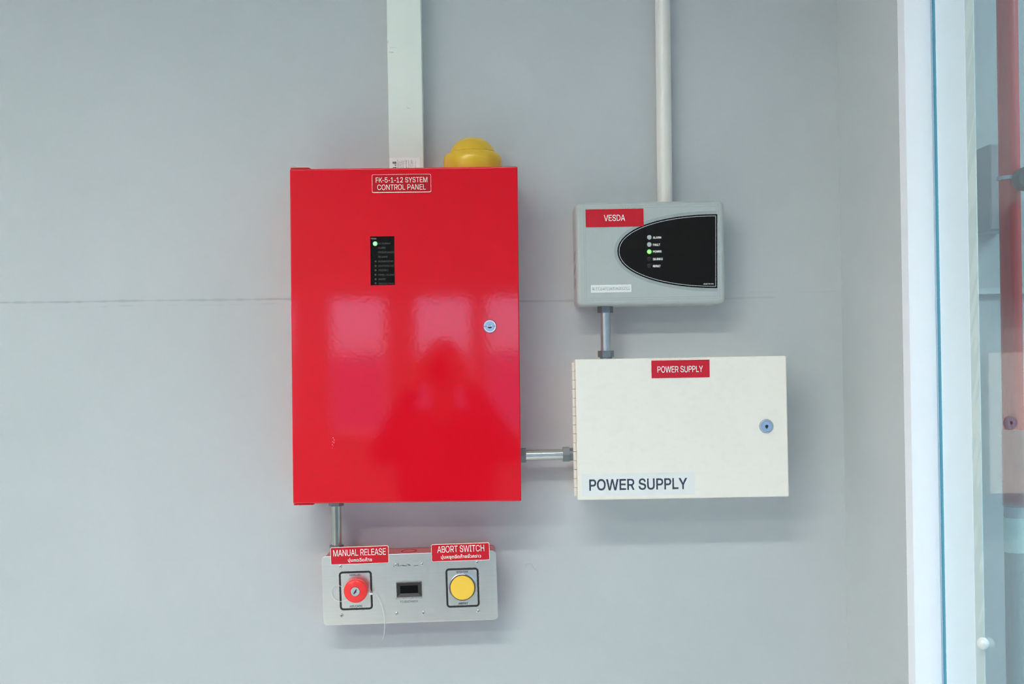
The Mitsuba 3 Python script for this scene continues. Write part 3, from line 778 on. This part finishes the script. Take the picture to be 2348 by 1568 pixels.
conduit('short steel conduit between the red control panel and the switch station', (771.5, 1200), 22.5, 0.045, 1140, 1285, [(1159, 9, 35, 'point'), (1266, 17, 32, 'point'), (1282, 14, 26, 'collar')], True, 0.0)
conduit('short horizontal steel conduit between the red control panel and the white box', (1255, 1042.5), 24.6, 0.05, 1190, 1325, [(1194, 12, 36.5, 'point'), (1290.5, 15.5, 36.5, 'point'), (1304, 22, 29, 'collar')], False, 0.008)
conduit('short upright steel conduit between the grey detector unit and the white box', (1388.5, 760), 23.5, 0.045, 690, 832, [(717, 15, 36, 'point'), (702.5, 12, 28, 'collar'), (818.5, 14.5, 37, 'point'), (826, 10, 28, 'collar')], True, 0.0, 'zinc_cool')

# ------------------------------------------------------------------ beyond the glass: red pipe on its bracket
t = Thing('fire_pipe', 'red fire pipe wrapped in clear film, behind the glass', 'pipe', (2318, 600), 0.0, -0.0035)
wpipe = 0.10
a, b = t.l(2294.8, 600, wpipe), t.l(2341.0, 600, wpipe)
r, cu = (b[0] - a[0]) / 2, (a[0] + b[0]) / 2


def vz(py):
    return t.l(2318, py, wpipe)[1]


def ring_(rad, lo, hi, n=40):
    return at(upright(lathe([(0, lo), (rad, lo), (rad, hi), (0, hi)], n)), cu, 0, wpipe)


t.part('pipe', ring_(r, vz(1152), CEIL - t.c[1]), 'pipe_red')
prof = [(0, vz(1160))]
rng = np.random.default_rng(8)
for k in range(36):
    y = 1160 - k * 5.0
    prof.append((r * (1.04 + 0.055 * (k % 2) + rng.uniform(0, 0.02)), vz(y)))
prof.append((0, vz(1160 - 36 * 5.0)))
t.part('wrap', at(upright(lathe(prof, 40)), cu, 0, wpipe), 'film_wrap', smooth=50, label='crinkled clear film wrapped round the pipe')
t.part('coupling', ring_(r * 0.98, vz(1186), vz(1151)), 'lens_gray', label='grey coupling under the film')
t.part('sleeve', ring_(r * 1.02, vz(1265), vz(1186)), 'sleeve_pale', label='pale green sleeve')
t.part('lower_pipe', ring_(r * 0.97, -t.c[1] + 0.001, vz(1265)), 'pipe_gray', label='grey-green lower pipe')
cp = t.l(2314.3, 409, wpipe)
ck = t.part('clamp', at(upright(lathe([(r * 1.01, -0.003), (r * 1.14, -0.003), (r * 1.14, 0.003), (r * 1.01, 0.003), (r * 1.01, -0.003)], 40)), cp[0], cp[1], wpipe), 'bracket_gray', label='grey steel pipe clamp')
c = t.l(2351, 410, 0.128)
t.part('bolt', at(lathe([(0, -0.008), (0.0195, -0.008), (0.0195, 0.008), (0.016, 0.012), (0, 0.012)], 32), c[0], c[1], 0.128), 'steel_dark', parent=ck, label='dark round bolt cap')
t = Thing('pipe_bracket', 'grey steel channel on the wall behind the red pipe', 'bracket', (2300, 430), 0.0, -0.0035)
a, b = t.l(2268, 330, 0.06), t.l(2325, 528, 0.06)
t.part('back_channel', plate(a[0], b[0], b[1], a[1], 0, 0.062, 0.003, 0.003), 'bracket_gray')
# ------------------------------------------------------------------ the photographer, whose outline the red door mirrors
labels['person'] = {'label': 'person in dark shirt and trousers holding a camera up to the wall panels', 'category': 'person'}


def ball(x, y, z, r, n=20):
    return m3.Manifold.sphere(r, n).translate([x, y, z])


def bones(chains, grow=0.0):
    out = []
    for ch in chains:
        for a, b in zip(ch[:-1], ch[1:]):
            out.append(m3.Manifold.batch_hull([ball(*a[:3], a[3] + grow), ball(*b[:3], b[3] + grow)]))
    return out


def soft(parts, edge=0.012, it=8):
    m = from_man(m3.Manifold.batch_boolean(parts, m3.OpType.Add).refine_to_length(edge))
    m.merge_vertices()
    trimesh.smoothing.filter_taubin(m, iterations=it)
    return m


HX, HY = -0.252, -2.33
CX, CY, CZ = HX, -2.095, 1.45             # the camera before the eye: centre, its front face less 0.03
TORSO = [[(-0.395, HY - .07, 1.225, .052), (-0.110, HY - .07, 1.225, .052)], [(-0.36, HY - .07, 1.12, .085), (-0.145, HY - .07, 1.12, .085)],
         [(-0.33, HY - .07, 0.95, .088), (-0.175, HY - .07, 0.95, .088)], [(-0.335, HY - .075, 0.82, .098), (-0.17, HY - .075, 0.82, .098)]]


def slab(grow):
    hulls = []
    for a, b in zip(TORSO[:-1], TORSO[1:]):
        hulls.append(m3.Manifold.batch_hull([ball(*q[:3], q[3] + grow) for q in a + b]))
    return hulls


SHL, SHR = (-0.400, HY - .07, 1.22), (-0.105, HY - .07, 1.22)
ARMS = [[(*SHL, .050), (-0.480, -2.29, 1.13, .038), (CX - 0.100, CY - .128, CZ - .080, .026)], [(*SHR, .050), (-0.015, -2.29, 1.13, .038), (CX + 0.100, CY - .128, CZ - .075, .026)]]
LEGS = [[(HX + s_ * .085, HY - .075, .80, .088), (HX + s_ * .095, HY - .06, .44, .056), (HX + s_ * .10, HY - .085, .09, .038)] for s_ in (-1, 1)]
HEAD = [m3.Manifold.sphere(1, 40).scale([.072, .090, .112]).translate([HX, HY, 1.428]), m3.Manifold.sphere(1, 32).scale([.055, .060, .060]).translate([HX, HY + .028, 1.372]),
        m3.Manifold.batch_hull([ball(HX, HY + .088, 1.440, .007), ball(HX, HY + .104, 1.404, .011), ball(HX - .012, HY + .088, 1.402, .008), ball(HX + .012, HY + .088, 1.402, .008)])]
HEAD += [m3.Manifold.sphere(1, 20).scale([.012, .022, .032]).translate([HX + s_ * .073, HY - .008, 1.425]) for s_ in (-1, 1)]
NECK = bones([[(HX, HY - .045, 1.25, .052), (HX, HY - .018, 1.37, .048)]])
HANDS = []
for s_, zz in ((-1, 1.485), (1, 1.490)):
    HANDS += bones([[(s_ * .100, -2.128, zz - .065, .025), (s_ * .087, -2.108, zz - .035, .022)]])
    HANDS.append(m3.Manifold.batch_hull([ball(s_ * .084, -2.110, zz - .030, .014), ball(s_ * .084, -2.080, zz - .034, .013), ball(s_ * .080, -2.106, zz + .030, .012), ball(s_ * .080, -2.076, zz + .026, .012)]))
    for k, (dz, ln_) in enumerate(((.028, .92), (.009, 1.0), (-.011, .95), (-.030, .78))):
        HANDS += bones([[(s_ * .080, -2.080, zz + dz, .0095), (s_ * .078, -2.052, zz + dz + .001, .0090), (s_ * (.078 - .026 * ln_), -2.030, zz + dz + .002, .0080), (s_ * (.078 - .045 * ln_), -2.030, zz + dz + .002, .0072)]])
    HANDS += bones([[(s_ * .084, -2.108, zz - .020, .013), (s_ * .070, -2.122, zz + .012, .0105), (s_ * .042, -2.118, zz + .026, .0090)]])
HANDS = [h_.translate([CX, CY + 2.0, CZ - 1.5]) for h_ in HANDS]
FEET = [[(HX + s_ * .10, HY - .100, .045, .036), (HX + s_ * .108, HY + .03, .034, .030), (HX + s_ * .112, HY + .075, .026, .024)] for s_ in (-1, 1)]
scene['person__body'] = mikit.ply(soft(HEAD + NECK + slab(0) + bones(ARMS) + HANDS + bones(LEGS) + bones(FEET), 0.010, 4), 'skin', smooth=True)
low = m3.Manifold.cube([2, 2, 2]).translate([-1.5, -3.5, -1.152])
wrist = [[ARMS[k][0], ARMS[k][1], tuple(np.array(ARMS[k][1]) * .12 + np.array(ARMS[k][2]) * .88)] for k in (0, 1)]
scene['person__shirt'] = mikit.ply(soft(slab(.012) + bones(wrist, .011) + bones([[(HX, HY - .055, 1.24, .056), (HX, HY - .045, 1.275, .056)]])), 'cloth_dark', smooth=True)
scene['person__trousers'] = mikit.ply(soft([m3.Manifold.batch_hull([ball(*q[:3], q[3] + .008) for q in TORSO[3]] + [ball(HX, HY - .075, .78, .10)])] + bones(LEGS, .013)), 'cloth_dark', smooth=True)
for i, ft in enumerate(FEET):
    sole = m3.Manifold.cube([.3, .5, .1]).translate([ft[0][0] - .15, ft[0][1] - .2, -0.098])
    key = 'person__shoe' + ('' if i == 0 else '_001')
    scene[key] = mikit.ply(soft([b_ - sole for b_ in bones([ft], .009)], 0.010, 2), 'print_black', smooth=True)
cap_ = m3.Manifold.sphere(1, 40).scale([.080, .098, .118]).translate([HX, HY - .008, 1.433])
cap_ = cap_ - m3.Manifold.cube([.3, .2, .3]).translate([HX - .15, HY + .045, 1.19]) - m3.Manifold.cube([.3, .3, .3]).translate([HX - .15, HY - .045, 1.12])
scene['person__hair'] = mikit.ply(soft([cap_], 0.010, 3), 'hair_black', smooth=True)
for s_ in (-1, 1):
    sfx = '' if s_ < 0 else '_001'
    scene['person__eye' + sfx] = mikit.ply(from_man(ball(HX + s_ * .030, HY + .074, 1.436, .0125)), 'eye_white', smooth=True)
    scene[f'person__eye{sfx}__pupil'] = mikit.ply(from_man(ball(HX + s_ * .030, HY + .0815, 1.437, .0062)), 'hair_black', smooth=True)
    scene['person__eyebrow' + sfx] = mikit.ply(from_man(m3.Manifold.batch_hull([ball(HX + s_ * .016, HY + .084, 1.456, .0035), ball(HX + s_ * .046, HY + .074, 1.458, .0030)])), 'hair_black', smooth=True)
scene['person__mouth'] = mikit.ply(from_man(m3.Manifold.batch_hull([ball(HX - .018, HY + .083, 1.378, .004), ball(HX, HY + .090, 1.378, .006), ball(HX + .018, HY + .083, 1.378, .004)])), 'lip', smooth=True)

labels['photo_camera'] = {'label': 'small black camera held up in the hands of the person', 'category': 'camera'}
cb = m3.Manifold.batch_hull([ball(x, y, z, .006, 12) for x in (-.060, .060) for y in (-2.094, -2.046) for z in (1.458, 1.524)]) + m3.Manifold.batch_hull([ball(x, y, z, .004, 12) for x in (-.016, .016) for y in (-2.092, -2.050) for z in (1.52, 1.545)])
scene['photo_camera__body'] = mikit.ply(from_man(cb.translate([CX, CY + 2.0, CZ - 1.5])), 'black_plastic', smooth=30)
lens_ = sideways(lathe([(0, 0), (.026, 0), (.026, .016), (.022, .018), (.020, .0165), (0, .0165)], 40))
lens_.apply_transform(trimesh.transformations.rotation_matrix(math.pi / 2, [0, 0, 1]))
scene['photo_camera__lens'] = mikit.ply(at(lens_, CX, CY - .041, CZ - .008), 'gloss_black', smooth=30)
